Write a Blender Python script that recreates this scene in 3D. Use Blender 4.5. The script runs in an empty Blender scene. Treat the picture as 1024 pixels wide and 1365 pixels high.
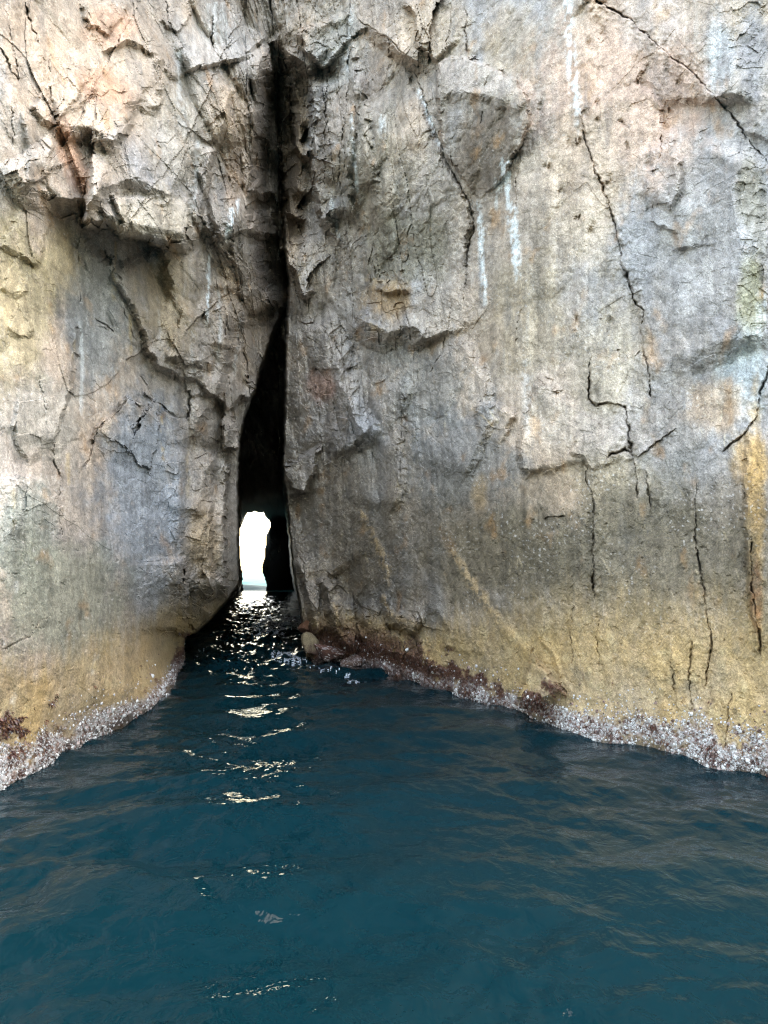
import bpy, math
import numpy as np
rng = np.random.default_rng(7)

# ------------------------------------------------------------------ camera constants
F = 1365 * 26.0 / 36.0          # focal length in photo pixels
CX, CY = 512.0, 682.5
HOR = 763.0                     # sea horizon row in the photo
TH = math.atan((HOR - CY) / F)  # camera pitch (up)
CAMH = 2.2
scene = bpy.context.scene
COL = scene.collection


def ray(px, py):
    xp = (px - CX) / F
    yp = (CY - py) / F
    return xp, math.cos(TH) - yp * math.sin(TH), math.sin(TH) + yp * math.cos(TH)


def water_Y(px, py):
    dx, dy, dz = ray(px, py)
    return -CAMH / dz * dy


# ------------------------------------------------------------------ noise
def _hash(ix, iy, seed):
    h = (ix.astype(np.int64) * 374761393 + iy.astype(np.int64) * 668265263 + seed * 974634777) & 0xFFFFFFFF
    h = ((h ^ (h >> 13)) * 1274126177) & 0xFFFFFFFF
    h = ((h ^ (h >> 15)) * 2246822519) & 0xFFFFFFFF
    return (h ^ (h >> 16)) & 0xFFFFFF


def _r(ix, iy, seed):
    return _hash(ix, iy, seed) / float(0xFFFFFF)


def pn(u, v, seed=0):
    """2-D gradient noise, about -1 .. 1"""
    iu = np.floor(u).astype(np.int64); iv = np.floor(v).astype(np.int64)
    fu = u - iu; fv = v - iv
    su = fu * fu * fu * (fu * (fu * 6 - 15) + 10)
    sv = fv * fv * fv * (fv * (fv * 6 - 15) + 10)

    def g(a, b, x, y):
        an = _r(a, b, seed) * 2 * math.pi
        return np.cos(an) * x + np.sin(an) * y
    n00 = g(iu, iv, fu, fv); n10 = g(iu + 1, iv, fu - 1, fv)
    n01 = g(iu, iv + 1, fu, fv - 1); n11 = g(iu + 1, iv + 1, fu - 1, fv - 1)
    a = n00 + (n10 - n00) * su
    b = n01 + (n11 - n01) * su
    return (a + (b - a) * sv) * 1.5


def fbm(u, v, oct=4, seed=0, gain=0.5, ridged=False):
    s = 0; a = 1.0; t = 0
    for o in range(oct):
        n = pn(u * 2 ** o, v * 2 ** o, seed + o * 17)
        if ridged:
            n = 1 - 2 * np.abs(n)
        s = s + a * n; t += a; a *= gain
    return s / t


def facets(u, v, seed):
    """nearest jittered cell: tilted flat facet height (-1..1-ish), distance to the cell border, cell random"""
    iu = np.floor(u).astype(np.int64); iv = np.floor(v).astype(np.int64)
    f1 = np.full(u.shape, 1e9); f2 = np.full(u.shape, 1e9)
    h = np.zeros(u.shape); rid = np.zeros(u.shape)
    for a in (-1, 0, 1):
        for b in (-1, 0, 1):
            cu = iu + a; cv = iv + b
            qu = u - (cu + _r(cu, cv, seed)); qv = v - (cv + _r(cu, cv, seed + 1))
            d = qu * qu + qv * qv
            nh = (_r(cu, cv, seed + 2) - 0.5) * 1.2 + (_r(cu, cv, seed + 3) - 0.5) * 2.4 * qu + (_r(cu, cv, seed + 4) - 0.5) * 2.4 * qv
            near = d < f1
            f2 = np.where(near, f1, np.minimum(f2, d))
            h = np.where(near, nh, h); rid = np.where(near, _r(cu, cv, seed + 5), rid)
            f1 = np.where(near, d, f1)
    return h, np.sqrt(f2) - np.sqrt(f1), rid


def chisel(u, v, seed, tilt=1.5):
    """upper envelope of random tilted planes: flat faces meeting in sharp arrises, without gaps"""
    iu = np.floor(u).astype(np.int64); iv = np.floor(v).astype(np.int64)
    out = np.full(u.shape, -1e9)
    for a in (-1, 0, 1):
        for b in (-1, 0, 1):
            cu = iu + a; cv = iv + b
            qu = u - (cu + 0.15 + 0.7 * _r(cu, cv, seed)); qv = v - (cv + 0.15 + 0.7 * _r(cu, cv, seed + 1))
            d2 = qu * qu + qv * qv
            pl = (_r(cu, cv, seed + 2) - 0.5) * 0.8 + (_r(cu, cv, seed + 3) - 0.5) * tilt * qu + (_r(cu, cv, seed + 4) - 0.5) * tilt * qv - 0.75 * d2 * d2 - 0.25 * d2
            out = np.maximum(out, pl)
    return out - 0.1


def sm(x, a, b):
    t = np.clip((x - a) / (b - a), 0, 1)
    return t * t * (3 - 2 * t)


# ------------------------------------------------------------------ the rock sheet: a fine grid over the visible angles
def lines(segs):
    out = []
    for a, b, n in segs:
        out.append(np.linspace(a, b, n, endpoint=False))
    out.append([segs[-1][1]])
    return np.concatenate(out)


gx = lines([(-320, -14, 110), (-14, 312, 272), (312, 366, 68), (366, 1038, 560), (1038, 1340, 130)])
gy = lines([(-170, -14, 26), (-14, 676, 575), (676, 792, 124), (792, 1062, 224), (1062, 1190, 24)])
PX, PY = np.meshgrid(gx, gy)


def rbf(points):
    P = np.array([(p[0] / 400, p[1] / 400) for p in points]); v = np.log(np.array([p[2] for p in points]))
    n = len(P)

    def k(d2):
        return np.where(d2 > 1e-12, 0.5 * d2 * np.log(d2 + 1e-12), 0)
    d2 = ((P[:, None] - P[None]) ** 2).sum(2)
    A = np.zeros((n + 3, n + 3)); A[:n, :n] = k(d2) + np.eye(n) * 1e-4
    A[:n, n] = 1; A[:n, n + 1:] = P; A[n, :n] = 1; A[n + 1:, :n] = P.T
    w = np.linalg.solve(A, np.concatenate([v, np.zeros(3)]))
    X = PX / 400; Y = PY / 400
    out = w[n] + w[n + 1] * X + w[n + 2] * Y
    for i in range(n):
        out = out + w[i] * k((X - P[i, 0]) ** 2 + (Y - P[i, 1]) ** 2)
    return out


def wl(pts):
    r = []
    for px, py in pts:
        y = water_Y(px, py)
        r += [(px, py, y), (px, py + 140, y)]
    return r


LW = [(0, 1050), (60, 1020), (120, 986), (180, 958), (215, 938), (238, 906), (247, 888)]
RW = [(1024, 1032), (960, 1022), (900, 1006), (830, 992), (760, 978), (700, 955), (640, 938), (600, 925), (560, 912), (520, 900), (470, 884), (425, 880), (408, 876)]
left_pts = wl(LW) + [(-320, 1060, 6.9), (-320, 500, 7.6), (-320, -100, 9.5), (-160, 1060, 7.2),
    (0, 800, 7.8), (0, 600, 8.2), (0, 400, 9.0), (0, 200, 9.0), (0, 0, 9.8), (0, -160, 10.6),
    (120, 800, 10.0), (120, 600, 10.8), (120, 400, 11.6), (120, 200, 11.2), (120, 0, 12.4), (120, -160, 13),
    (235, 800, 15.2), (235, 650, 15.0), (235, 500, 14.6), (235, 350, 14.3), (235, 200, 14.0), (235, 0, 15.6), (235, -160, 16.4),
    (265, 780, 16.6), (290, 780, 17.6), (270, 600, 16.4), (300, 650, 17.7), (300, 500, 17.2), (300, 350, 17.0), (300, 200, 16.9), (300, 60, 17.2), (300, -160, 18.2),
    (318, 760, 18.9), (318, 620, 18.6), (330, 500, 18.9), (345, 440, 20.2), (330, 350, 18.9), (320, 250, 18.3), (340, 150, 18.6), (350, 100, 19.0), (356, 60, 19.3), (360, 0, 19.0), (360, -160, 19.5),
    (345, 250, 19.9), (352, 330, 21.0), (362, 400, 22.6), (362, 130, 21.4), (370, 230, 22.6), (378, 300, 23.8), (381, 370, 26.5), (410, 200, 23), (410, 0, 19.5)]
int_pts = [(382, 380, 25.5), (376, 440, 26), (368, 500, 28), (352, 560, 30.5), (335, 600, 33), (345, 640, 37), (340, 668, 46), (340, 683, 88), (322, 690, 82), (319, 740, 86), (322, 790, 90), (322, 900, 90),
    (374, 600, 34), (374, 660, 48), (372, 690, 92), (380, 720, 94), (366, 750, 91), (359, 700, 90), (357, 785, 90), (385, 780, 95), (400, 800, 96), (280, 850, 80), (260, 900, 60), (395, 900, 95), (320, 620, 35), (320, 665, 50)]
right_pts = wl(RW) + [(1340, 1060, 6.2), (1340, 500, 6.8), (1340, -160, 7.6),
    (1024, 700, 8.6), (1024, 350, 9.1), (1024, 0, 9.6), (1024, -160, 10),
    (900, 700, 9.8), (900, 350, 10.4), (900, 0, 10.9), (760, 700, 10.8), (760, 350, 11.6), (760, 0, 12.2), (760, -160, 12.6),
    (600, 700, 14.0), (600, 350, 14.6), (600, 0, 15.0), (600, -160, 15.4), (500, 700, 17.0), (500, 350, 17.0), (500, 0, 17.2),
    (440, 800, 19.4), (430, 700, 19.2), (430, 500, 18.8), (430, 350, 18.6), (425, 200, 18.8), (430, 60, 18.6), (430, -160, 19),
    (388, 690, 20.6), (380, 560, 20.0), (384, 420, 19.6), (382, 330, 19.8), (376, 240, 22.8), (368, 150, 22.0), (362, 90, 20.6), (394, 150, 21.0), (397, 240, 21.0), (414, 180, 20.0), (428, 180, 18.7), (360, 40, 19.2), (360, -160, 19.5), (398, 780, 20.6)]
LGL = rbf(left_pts); LGI = rbf(int_pts); LGR = rbf(right_pts)

# warped pixel coordinates give every authored edge a ragged outline
w1 = fbm(PX / 70, PY / 70, 3, 11); w2 = fbm(PX / 70, PY / 70, 3, 23)
w3 = fbm(PX / 17, PY / 17, 3, 31, 0.6); w4 = fbm(PX / 17, PY / 17, 3, 47, 0.6)
SPX = PX + 5.0 * w1 + 3.6 * w3; SPY = PY + 5.0 * w2 + 3.6 * w4      # soft warp for stains
_, _, ba = facets(PX / 19 + PY * 0.012, PY / 15, 1501); _, _, bb = facets(PX / 19, PY / 15 + PX * 0.01, 1511)
_, _, bc = facets(PX / 8, PY / 7, 1521); _, _, bd = facets(PX / 8 + .3, PY / 7, 1531)
WX = PX + 3.0 * w1 + 1.8 * w3 + 5 * (ba - .5) + 2.2 * (bc - .5)        # blocky warp for broken edges
WY = PY + 3.0 * w2 + 1.8 * w4 + 5 * (bb - .5) + 2.2 * (bd - .5)
EX = PX + 2.2 * w3; EY = PY + 2.2 * w4            # a lighter warp for the cave's outline


def ycurve(pts, Y):
    p = np.array(pts, float)
    return np.interp(Y, p[:, 1], p[:, 0])


R_EDGE = [(361, -400), (361, 0), (358, 40), (362, 80), (366, 130), (370, 180), (374, 230), (378, 290), (380, 330), (385, 372), (384, 400), (381, 460), (380, 520), (378, 580), (377, 620),
          (381, 660), (385, 700), (388, 740), (392, 770), (397, 800), (402, 830), (405, 870), (406, 1300)]
I_EDGE = [(470, -400), (400, 340), (384, 378), (372, 425), (362, 450), (350, 485), (341, 520), (329, 548), (321, 580), (318, 620), (319, 700), (318, 745), (321, 772), (315, 787), (304, 800), (291, 815), (279, 829),
          (266, 841), (254, 847), (248, 849), (248, 1300)]
mI = sm(EX - ycurve(I_EDGE, EY), -3.0, 4.0)
mR = sm(EX - ycurve(R_EDGE, EY), -3.0, 2.5)
LG = LGL * (1 - mI) + np.maximum(LGI, LGL) * mI
# where the corner meets the water under the lobe the interior lies deep below the surface
LG = LG * (1 - mR) + LGR * mR
D0 = np.exp(LG)
dx, dy, dz = ray(PX, PY)
Z0 = CAMH + dz * D0 / dy
Dcol = np.exp(np.where(PX < 372, LGL, LGR))
rowmid = np.argmin(abs(gy - 500))
Dm = np.clip(Dcol[rowmid], 7, 24)
Ucol = np.concatenate([[0], np.cumsum(0.5 * (Dm[1:] + Dm[:-1]) / F * np.diff(gx))])
U = np.broadcast_to(Ucol, PX.shape).copy()
V = CAMH + dz * np.broadcast_to(Dm, PX.shape) / dy

REL = np.zeros(PX.shape)


def bbox(pts, m):
    p = np.array(pts, float)
    i0, i1 = np.searchsorted(gx, [p[:, 0].min() - m, p[:, 0].max() + m])
    j0, j1 = np.searchsorted(gy, [p[:, 1].min() - m, p[:, 1].max() + m])
    return slice(max(j0, 0), j1), slice(max(i0, 0), i1)


def poly_sd(pts, X, Y):
    """distance to polyline, signed (+ = left of travel), and arc parameter 0..1"""
    p = np.array(pts, float)
    seg = np.hypot(*np.diff(p, axis=0).T); cum = np.concatenate([[0], np.cumsum(seg)]); tot = cum[-1]
    best = np.full(X.shape, 1e18); sd = np.zeros(X.shape); tt = np.zeros(X.shape)
    for i in range(len(p) - 1):
        ax, ay = p[i]; ex, ey = p[i + 1] - p[i]; l2 = ex * ex + ey * ey + 1e-9
        rx = X - ax; ry = Y - ay
        t = np.clip((rx * ex + ry * ey) / l2, 0, 1)
        d2 = (rx - t * ex) ** 2 + (ry - t * ey) ** 2
        near = d2 < best
        best = np.where(near, d2, best)
        sg = np.where(ex * ry - ey * rx < 0, 1.0, -1.0)
        sd = np.where(near, sg * np.sqrt(d2), sd)
        tt = np.where(near, (cum[i] + t * seg[i]) / tot, tt)
    return sd, tt


def inside(pts, X, Y):
    p = np.array(pts, float); c = np.zeros(X.shape, bool)
    for i in range(len(p)):
        x0, y0 = p[i - 1]; x1, y1 = p[i]
        if y0 == y1: continue
        c ^= ((y0 > Y) != (y1 > Y)) & (X < (x1 - x0) * (Y - y0) / (y1 - y0) + x0)
    return c


def step(pts, a, L, w, end=0.12):
    """rock standing proud on the left of the line of travel, breaking off over w pixels, fading back over L pixels"""
    sl = bbox(pts, max(3 * L, w) + 12)
    sd, t = poly_sd(pts, WX[sl], WY[sl])
    if L >= 80: end = max(end, 0.4)
    tp = sm(t, 0, end) * sm(1 - t, 0, end)
    lin = np.clip(1 - sd / (2.2 * L), 0, 1)
    prof = np.where(sd > 0, 0.6 * lin + 0.4 * np.exp(-np.abs(sd) / L), np.clip(1 + sd / w, 0, 1))
    REL[sl] += a * tp * prof


def crack(pts, w, dep):
    sl = bbox(pts, 5 * w + 40)
    j1 = fbm(PX[sl] / 9, PY[sl] / 9, 2, 93); j2 = fbm(PX[sl] / 9, PY[sl] / 9, 2, 94)
    X = PX[sl] + 4.5 * w1[sl] + 4.2 * w3[sl] + 1.6 * j1; Y = PY[sl] + 4.5 * w2[sl] + 4.2 * w4[sl] + 1.6 * j2
    sd, t = poly_sd(pts, X, Y)
    tp = sm(t, 0, 0.1) * sm(1 - t, 0, 0.1)
    vary = sm(fbm(PX[sl] / 38, PY[sl] / 38, 4, 91, 0.65), -0.35, 0.55)
    w = 0.62 * w; ww = w * (0.34 + 0.75 * tp * vary)
    REL[sl] -= 0.8 * dep * tp * (0.10 + 0.90 * vary) * np.exp(-(sd / ww) ** 2)
    # one lip of the joint stands a little proud, its edge chipped
    lip = tp * np.clip(1 - np.abs(sd) / 26, 0, 1) * np.where(sd * (1 if len(pts) % 2 else -1) > 0, 1, -1)
    REL[sl] += 0.16 * dep * lip * (0.6 + 0.8 * np.clip(j1, -.5, .8))


def ridge(pts, w, a):
    sl = bbox(pts, 4 * w + 12)
    sd, t = poly_sd(pts, WX[sl], WY[sl])
    REL[sl] += a * sm(t, 0, 0.1) * sm(1 - t, 0, 0.1) * np.exp(-(sd / w) ** 2)


def mask(pts, soft, X=None, Y=None):
    X = WX if X is None else X; Y = WY if Y is None else Y
    m = np.zeros(PX.shape)
    sl = bbox(pts, soft * 2 + 14)
    q = list(pts) + [pts[0]]
    sd, _ = poly_sd(q, X[sl], Y[sl])
    ins = inside(pts, X[sl], Y[sl])
    d = np.where(ins, np.abs(sd), -np.abs(sd))
    m[sl] = sm(d, -soft, soft)
    return m


def facet_plate(pts, a, gxs, gys, soft=4):
    p = np.array(pts, float); c = p.mean(0)
    m = mask(pts, soft)
    REL[:] += m * (a + gxs * (PX - c[0]) + gys * (PY - c[1]))


# ------------------------------------------------------------------ authored relief: left cliff
LEDGE = [(15, 213), (40, 250), (72, 262), (112, 264), (135, 276), (152, 290), (165, 312), (190, 315), (212, 325), (253, 329)]
step([(15, 213), (40, 250), (72, 262), (112, 262), (138, 272)], 0.55, 70, 28)
step([(104, 294), (120, 297), (150, 294), (165, 312), (190, 315), (212, 325), (254, 329)], 1.3, 75, 7, 0.06)
step(LEDGE, 0.25, 200, 9)
step([(256, 329), (262, 300), (267, 262), (278, 225), (285, 190)], 0.55, 70, 7)
step([(112, 264), (135, 253), (152, 246), (165, 240), (180, 237), (200, 243), (215, 255), (240, 266)], 0.45, 60, 18)
step([(68, 163), (90, 168), (120, 169), (142, 180), (166, 192)], 0.6, 45, 22)
step([(40, 140), (55, 152), (75, 168)], 0.28, 40, 8)
step([(128, 72), (150, 64), (172, 54), (196, 64), (210, 76), (226, 96), (244, 110)], 0.26, 40, 8)
step([(112, 0), (113, 20), (120, 34), (134, 37), (149, 48)], 0.18, 35, 5)
step([(160, 136), (185, 138), (200, 147), (213, 151)], 0.18, 25, 7)
step([(213, 148), (212, 110), (211, 75)], 0.15, 30, 4)
step([(218, 24), (230, 38), (244, 45)], 0.18, 25, 6)
step([(244, 96), (265, 88), (292, 84), (330, 70), (352, 50)], 0.35, 55, 6)
step([(14, 210), (28, 230), (38, 248)], 0.3, 40, 22)
step([(0, 322), (20, 333), (40, 346), (56, 350)], 0.18, 35, 8)
step([(0, 380), (18, 390), (36, 386)], 0.12, 30, 8)
step([(10, 436), (30, 444), (45, 440)], 0.14, 25, 9)
step([(150, 350), (175, 400), (190, 430), (200, 468), (216, 488), (248, 498)], 0.42, 70, 9)
step([(222, 470), (245, 478), (262, 484), (288, 481)], 0.32, 30, 12)
step([(228, 498), (250, 500), (272, 497)], 0.24, 20, 9)
step([(248, 524), (262, 523), (280, 520)], 0.18, 22, 6)
step([(242, 562), (226, 550), (206, 534), (197, 549), (185, 539), (172, 532), (160, 545), (148, 556), (130, 571), (122, 592), (118, 612), (104, 634)], 0.42, 120, 4)
step([(82, 730), (78, 666), (60, 643), (40, 633), (-20, 646)], 0.4, 90, 5)
step([(30, 520), (22, 570), (30, 600), (40, 620)], 0.16, 50, 6)
step([(68, 600), (74, 570), (92, 520), (100, 470), (104, 420)], 0.25, 50, 6)
step([(238, 800), (239, 640), (244, 562)], 0.2, 50, 8)
step([(296, 597), (310, 597), (322, 593)], 0.9, 60, 4)
step([(300, 548), (322, 524), (335, 528), (346, 519)], 0.5, 50, 7)
step([(258, 294), (275, 291), (287, 306), (293, 322)], 0.4, 40, 18)
step([(283, 312), (297, 331), (308, 318)], 0.25, 25, 6)
step([(303, 330), (318, 275), (324, 245), (336, 190), (346, 140), (352, 100), (356, 60)], 0.35, 45, 22)
step([(318, 395), (322, 340), (330, 300), (340, 270)], 0.3, 30, 12)
step([(308, 470), (318, 420), (330, 380)], 0.3, 25, 9)
step([(255, 600), (262, 560), (285, 520), (298, 480), (302, 440), (300, 395)], 0.3, 30, 12)
step([(262, 690), (270, 640), (292, 600), (312, 560)], 0.3, 30, 14)
step([(275, 440), (278, 390), (274, 340)], 0.16, 22, 6)
step([(247, 850), (248, 800), (245, 740)], 0.7, 30, 4)
step([(300, 800), (298, 700), (302, 598)], 0.8, 34, 5)
step([(276, 830), (282, 790), (276, 720), (282, 660)], 0.35, 24, 7)
step([(252, 780), (266, 800), (284, 790), (298, 770)], 0.3, 22, 8)
step([(256, 838), (268, 826), (280, 812)], 0.25, 14, 7)
step([(250, 770), (268, 786), (296, 768)], 0.2, 25, 10)
step([(290, 200), (300, 150), (310, 110)], 0.2, 22, 8)
step([(60, 235), (66, 190), (62, 120), (48, 60)], 0.16, 35, 7)
step([(330, 250), (345, 262), (368, 255)], 0.5, 16, 10)
step([(330, 300), (350, 312), (372, 305)], 0.6, 18, 12)
for c, w, d in [([(33, 0), (42, 30), (55, 60)], 2.4, .3), ([(0, 60), (10, 85), (24, 112)], 2.2, .25), ([(66, 66), (66, 110), (70, 140)], 2, .25), ([(12, 28), (18, 60), (24, 112)], 1.8, .2),
                ([(16, 140), (14, 170), (16, 195)], 2, .2), ([(253, 520), (252, 540), (248, 562)], 2.6, .5), ([(303, 418), (303, 432), (301, 448)], 2, .4), ([(66, 596), (74, 618), (82, 636)], 2.2, .3),
                ([(82, 640), (80, 670), (84, 720)], 1.6, .25), ([(126, 424), (138, 432), (152, 444)], 1.6, .2), ([(130, 438), (146, 440)], 1.4, .18), ([(0, 870), (40, 850), (52, 830), (70, 820)], 1.5, .1),
                ([(105, 300), (104, 360), (106, 420)], 1.4, .1), ([(185, 500), (200, 524), (216, 546), (236, 560)], 1.6, .2), ([(0, 960), (12, 975), (18, 985)], 2, .15), ([(95, 985), (110, 955), (128, 930)], 1.6, .12),
                ([(222, 0), (226, 20), (232, 40)], 1.6, .2), ([(284, 20), (284, 60), (292, 84)], 1.5, .2), ([(360, -160), (361, 0), (360, 44)], 2.0, .4), ([(52, 500), (60, 540), (64, 570)], 1.5, .15), ([(160, 395), (175, 440), (182, 470)], 1.2, .1),
                ([(240, 562), (226, 550), (206, 534), (197, 549), (185, 539), (172, 532), (160, 545), (148, 556), (130, 571), (122, 592), (118, 612), (104, 634)], 2.2, .3),
                ([(262, 790), (275, 800), (286, 796)], 1.4, .2)]:
    crack(c, w, d)
facet_plate([(30, 150), (70, 168), (110, 190), (122, 262), (70, 258), (38, 235)], 0.03, -0.0045, 0.0006)
facet_plate([(75, 170), (100, 195), (122, 262), (105, 240), (85, 205)], -0.05, 0.0045, 0.0)
facet_plate([(150, 262), (235, 268), (262, 262), (256, 328), (170, 312)], 0.32, -0.0015, 0.004)
facet_plate([(110, 298), (165, 312), (215, 326), (225, 400), (210, 470), (150, 350), (118, 330)], -0.5, 0.002, 0.0025, 9)
facet_plate([(160, 60), (205, 75), (212, 145), (185, 135), (150, 100)], 0.06, 0.002, 0.0015)
facet_plate([(60, 60), (110, 70), (130, 120), (80, 160), (62, 110)], 0.07, 0.002, 0.001)
facet_plate([(66, 140), (104, 120), (95, 150), (78, 166)], -0.05, 0.004, -0.003)

# ------------------------------------------------------------------ authored relief: right cliff
step([(398, 40), (408, 62), (420, 80), (434, 94)], 0.55, 45, 5)
step([(358, 46), (376, 64), (398, 76), (418, 96)], 0.35, 30, 10)
step([(420, 95), (417, 140), (417, 190), (422, 240), (428, 282), (436, 308)], 0.7, 22, 6)
step([(424, 290), (437, 307), (446, 296)], 0.25, 18, 5)
step([(391, 140), (394, 180), (400, 206), (409, 208), (412, 190)], 0.6, 16, 6)
step([(376, 190), (382, 250), (387, 280), (397, 289), (410, 282)], 0.7, 18, 6)
step([(380, 320), (390, 350), (398, 374), (402, 391), (410, 394), (417, 384)], 0.7, 22, 6)
step([(474, 20), (500, 40), (520, 55), (545, 74), (570, 88), (588, 82)], 0.6, 90, 16)
step([(536, 72), (549, 100), (561, 130), (576, 165), (592, 200), (606, 232), (626, 268), (632, 300), (624, 334), (622, 380)], -0.22, 30, 6)
step([(1000, 480), (985, 430), (982, 370), (988, 330), (980, 295), (977, 255), (985, 225), (1000, 190)], 0.6, 60, 44)
step([(974, 145), (971, 60), (980, -30)], 0.5, 60, 44)
step([(1024, 120), (1010, 150), (1000, 185)], 0.2, 30, 14)
step([(496, 597), (472, 560), (456, 515), (446, 470), (431, 435), (425, 415)], 0.75, 44, 26)
step([(474, 420), (490, 433), (512, 441), (540, 432), (560, 441), (570, 464)], 0.6, 40, 28)
step([(500, 380), (520, 390), (545, 380)], 0.3, 30, 8)
step([(374, 622), (384, 640), (396, 650), (412, 655)], 0.6, 50, 12)
step([(386, 660), (396, 690), (408, 720)], -0.25, 25, 8)
step([(845, 108), (868, 118), (884, 142), (890, 180)], -0.22, 30, 6)
step([(890, 285), (905, 250), (906, 215), (892, 182)], 0.25, 30, 6)
step([(870, 305), (888, 300), (902, 312), (905, 335)], 0.14, 30, 6)
step([(732, 498), (716, 514), (704, 556), (696, 605), (702, 640)], 0.4, 60, 8)
step([(760, 600), (778, 606), (790, 630)], 0.12, 25, 6)
step([(690, 926), (715, 932), (735, 927), (750, 912)], 0.6, 60, 14)
step([(540, 0), (556, 30), (560, 60), (588, 84)], 0.3, 40, 5)
step([(500, 260), (488, 200), (484, 150), (478, 90)], 0.4, 30, 10)
step([(470, 300), (462, 240), (470, 180), (472, 120), (468, 50)], 0.32, 22, 7)
step([(520, 690), (530, 640), (528, 560), (540, 500)], 0.28, 40, 12)
step([(610, 650), (650, 560), (640, 500), (600, 440)], 0.26, 40, 14)
step([(690, 560), (660, 540), (630, 545)], 0.22, 30, 10)
step([(440, 760), (470, 800), (500, 830), (545, 845)], -0.5, 30, 10)
step([(396, 740), (410, 780), (418, 820), (430, 850)], 0.4, 18, 10)
step([(430, 770), (440, 800), (446, 840), (470, 870)], 0.6, 14, 8)
step([(478, 815), (505, 835), (530, 830), (560, 845)], 0.5, 16, 9)
step([(560, 800), (585, 815), (600, 840), (596, 870)], 0.16, 24, 8)
step([(480, 860), (520, 868), (560, 880), (600, 895)], 0.2, 20, 10)
step([(1000, 560), (994, 640), (996, 720), (1004, 800), (1012, 880)], 0.14, 50, 6)
step([(826, 478), (842, 470), (860, 468)], -0.12, 60, 4)
# the dark wedge-shaped block hanging over the face
WEDGE = [(586, 84), (602, 76), (628, 78), (652, 88), (690, 108), (704, 132), (706, 160), (697, 190), (678, 222), (660, 252), (641, 266), (628, 250), (612, 226), (592, 196), (584, 150)]
mW = mask(WEDGE, 2)
REL += mW * 0.75 * np.clip((272 - PY) / 150.0, 0, 1) * (0.8 + 0.2 * sm(PX, 590, 690))
step([(590, 128), (620, 118), (660, 128), (700, 150)], 0.12, 18, 14)
for c, w, d in [([(433, 96), (434, 170), (433, 252)], 1.8, .3), ([(468, 55), (461, 140), (452, 258)], 2, .35), ([(472, 20), (505, 44), (545, 74)], 1.8, .2),
                ([(776, 138), (780, 188), (790, 215), (805, 250), (818, 285), (826, 320), (828, 350), (838, 376), (848, 405), (858, 416), (855, 468)], 2.4, .4),
                ([(788, 474), (785, 526), (795, 540), (816, 537), (835, 541), (838, 580), (842, 616)], 2.4, .4), ([(855, 468), (864, 490), (869, 532)], 2.2, .35),
                ([(903, 569), (886, 582), (868, 596), (846, 614)], 2.4, .4), ([(843, 612), (832, 600), (806, 612)], 2.2, .35), ([(843, 610), (850, 640), (850, 668)], 1.8, .3), ([(862, 625), (864, 650), (868, 680)], 1.5, .2),
                ([(780, 606), (782, 640), (790, 672), (792, 702), (788, 742), (792, 790), (790, 808)], 2.2, .35), ([(725, 692), (740, 686), (756, 684)], 2.2, .25), ([(800, 815), (797, 850), (800, 905)], 1.6, .12),
                ([(1030, 480), (1015, 522), (1006, 556), (996, 574), (976, 588), (960, 606)], 2.2, .3), ([(928, 636), (925, 682), (930, 742), (938, 800), (946, 860), (938, 930)], 2.2, .3),
                ([(924, 850), (918, 900), (922, 958)], 1.8, .18), ([(895, 868), (898, 910), (903, 950)], 1.6, .12), ([(976, 920), (970, 960), (968, 1000)], 1.8, .18), ([(1000, 716), (1004, 780), (1011, 830), (1016, 880)], 2.4, .3),
                ([(884, 176), (882, 205), (874, 228)], 2.6, .22), ([(520, 0), (518, 30), (516, 74)], 1.5, .15), ([(602, 0), (598, 40), (592, 76)], 1.5, .2), ([(620, 10), (622, 50), (624, 74)], 1.8, .25), ([(545, 70), (566, 130), (590, 198), (626, 270), (632, 300), (624, 336), (616, 420)], 1.8, .25),
                ([(706, 160), (698, 192), (678, 224)], 2, .3), ([(695, 190), (690, 240), (688, 280)], 1.4, .15), ([(764, 806), (760, 850), (762, 890)], 1.3, .1), ([(604, 400), (594, 440), (588, 470), (568, 500)], 1.5, .15),
                ([(640, 170), (645, 120), (650, 100)], 1.6, .12), ([(1008, 300), (1024, 296)], 2, .2), ([(688, 460), (690, 430), (700, 400)], 1.2, .1), ([(460, 700), (462, 730), (452, 755)], 1.4, .12), ([(508, 300), (498, 330), (500, 370)], 1.3, .12)]:
    crack(c, w, d)
# the long diagonal crack at the top right with a gaping upper end
crack([(770, -20), (800, 6), (826, 16), (846, 32), (870, 54), (892, 72), (920, 97), (950, 127), (972, 152), (988, 172), (1004, 194), (1034, 226)], 2.4, 0.4)
crack([(770, -40), (790, -6), (804, 8), (812, 6)], 6.0, 0.9)
ridge([(595, 722), (620, 762), (642, 795), (668, 834), (704, 876), (738, 918)], 7, 0.05)
ridge([(478, 680), (498, 715), (514, 752), (520, 786)], 6, 0.05)
ridge([(446, 800), (452, 830), (462, 862)], 4, 0.14)
ridge([(508, 792), (520, 820), (560, 832)], 6, 0.2)
ridge([(555, 850), (566, 870), (572, 895)], 4, 0.12)
ridge([(720, 848), (740, 878), (748, 906)], 4, 0.06)
for i in range(26):     # pits in the upper right face
    x, y = [(803, 46), (780, 150), (797, 140), (772, 190), (762, 192), (830, 165), (836, 195), (905, 110), (930, 135), (890, 92), (906, 80), (750, 255), (770, 290), (812, 240), (788, 305), (862, 280)][i % 16] if i < 16 else (rng.uniform(720, 900), rng.uniform(60, 480))
    sl = bbox([(x, y)], 40)
    s = rng.uniform(2.2, 4.6)
    REL[sl] -= 0.10 * np.exp(-((WX[sl] - x) / s) ** 2 - ((WY[sl] - y) / (s * rng.uniform(1.3, 2.6))) ** 2)

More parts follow.
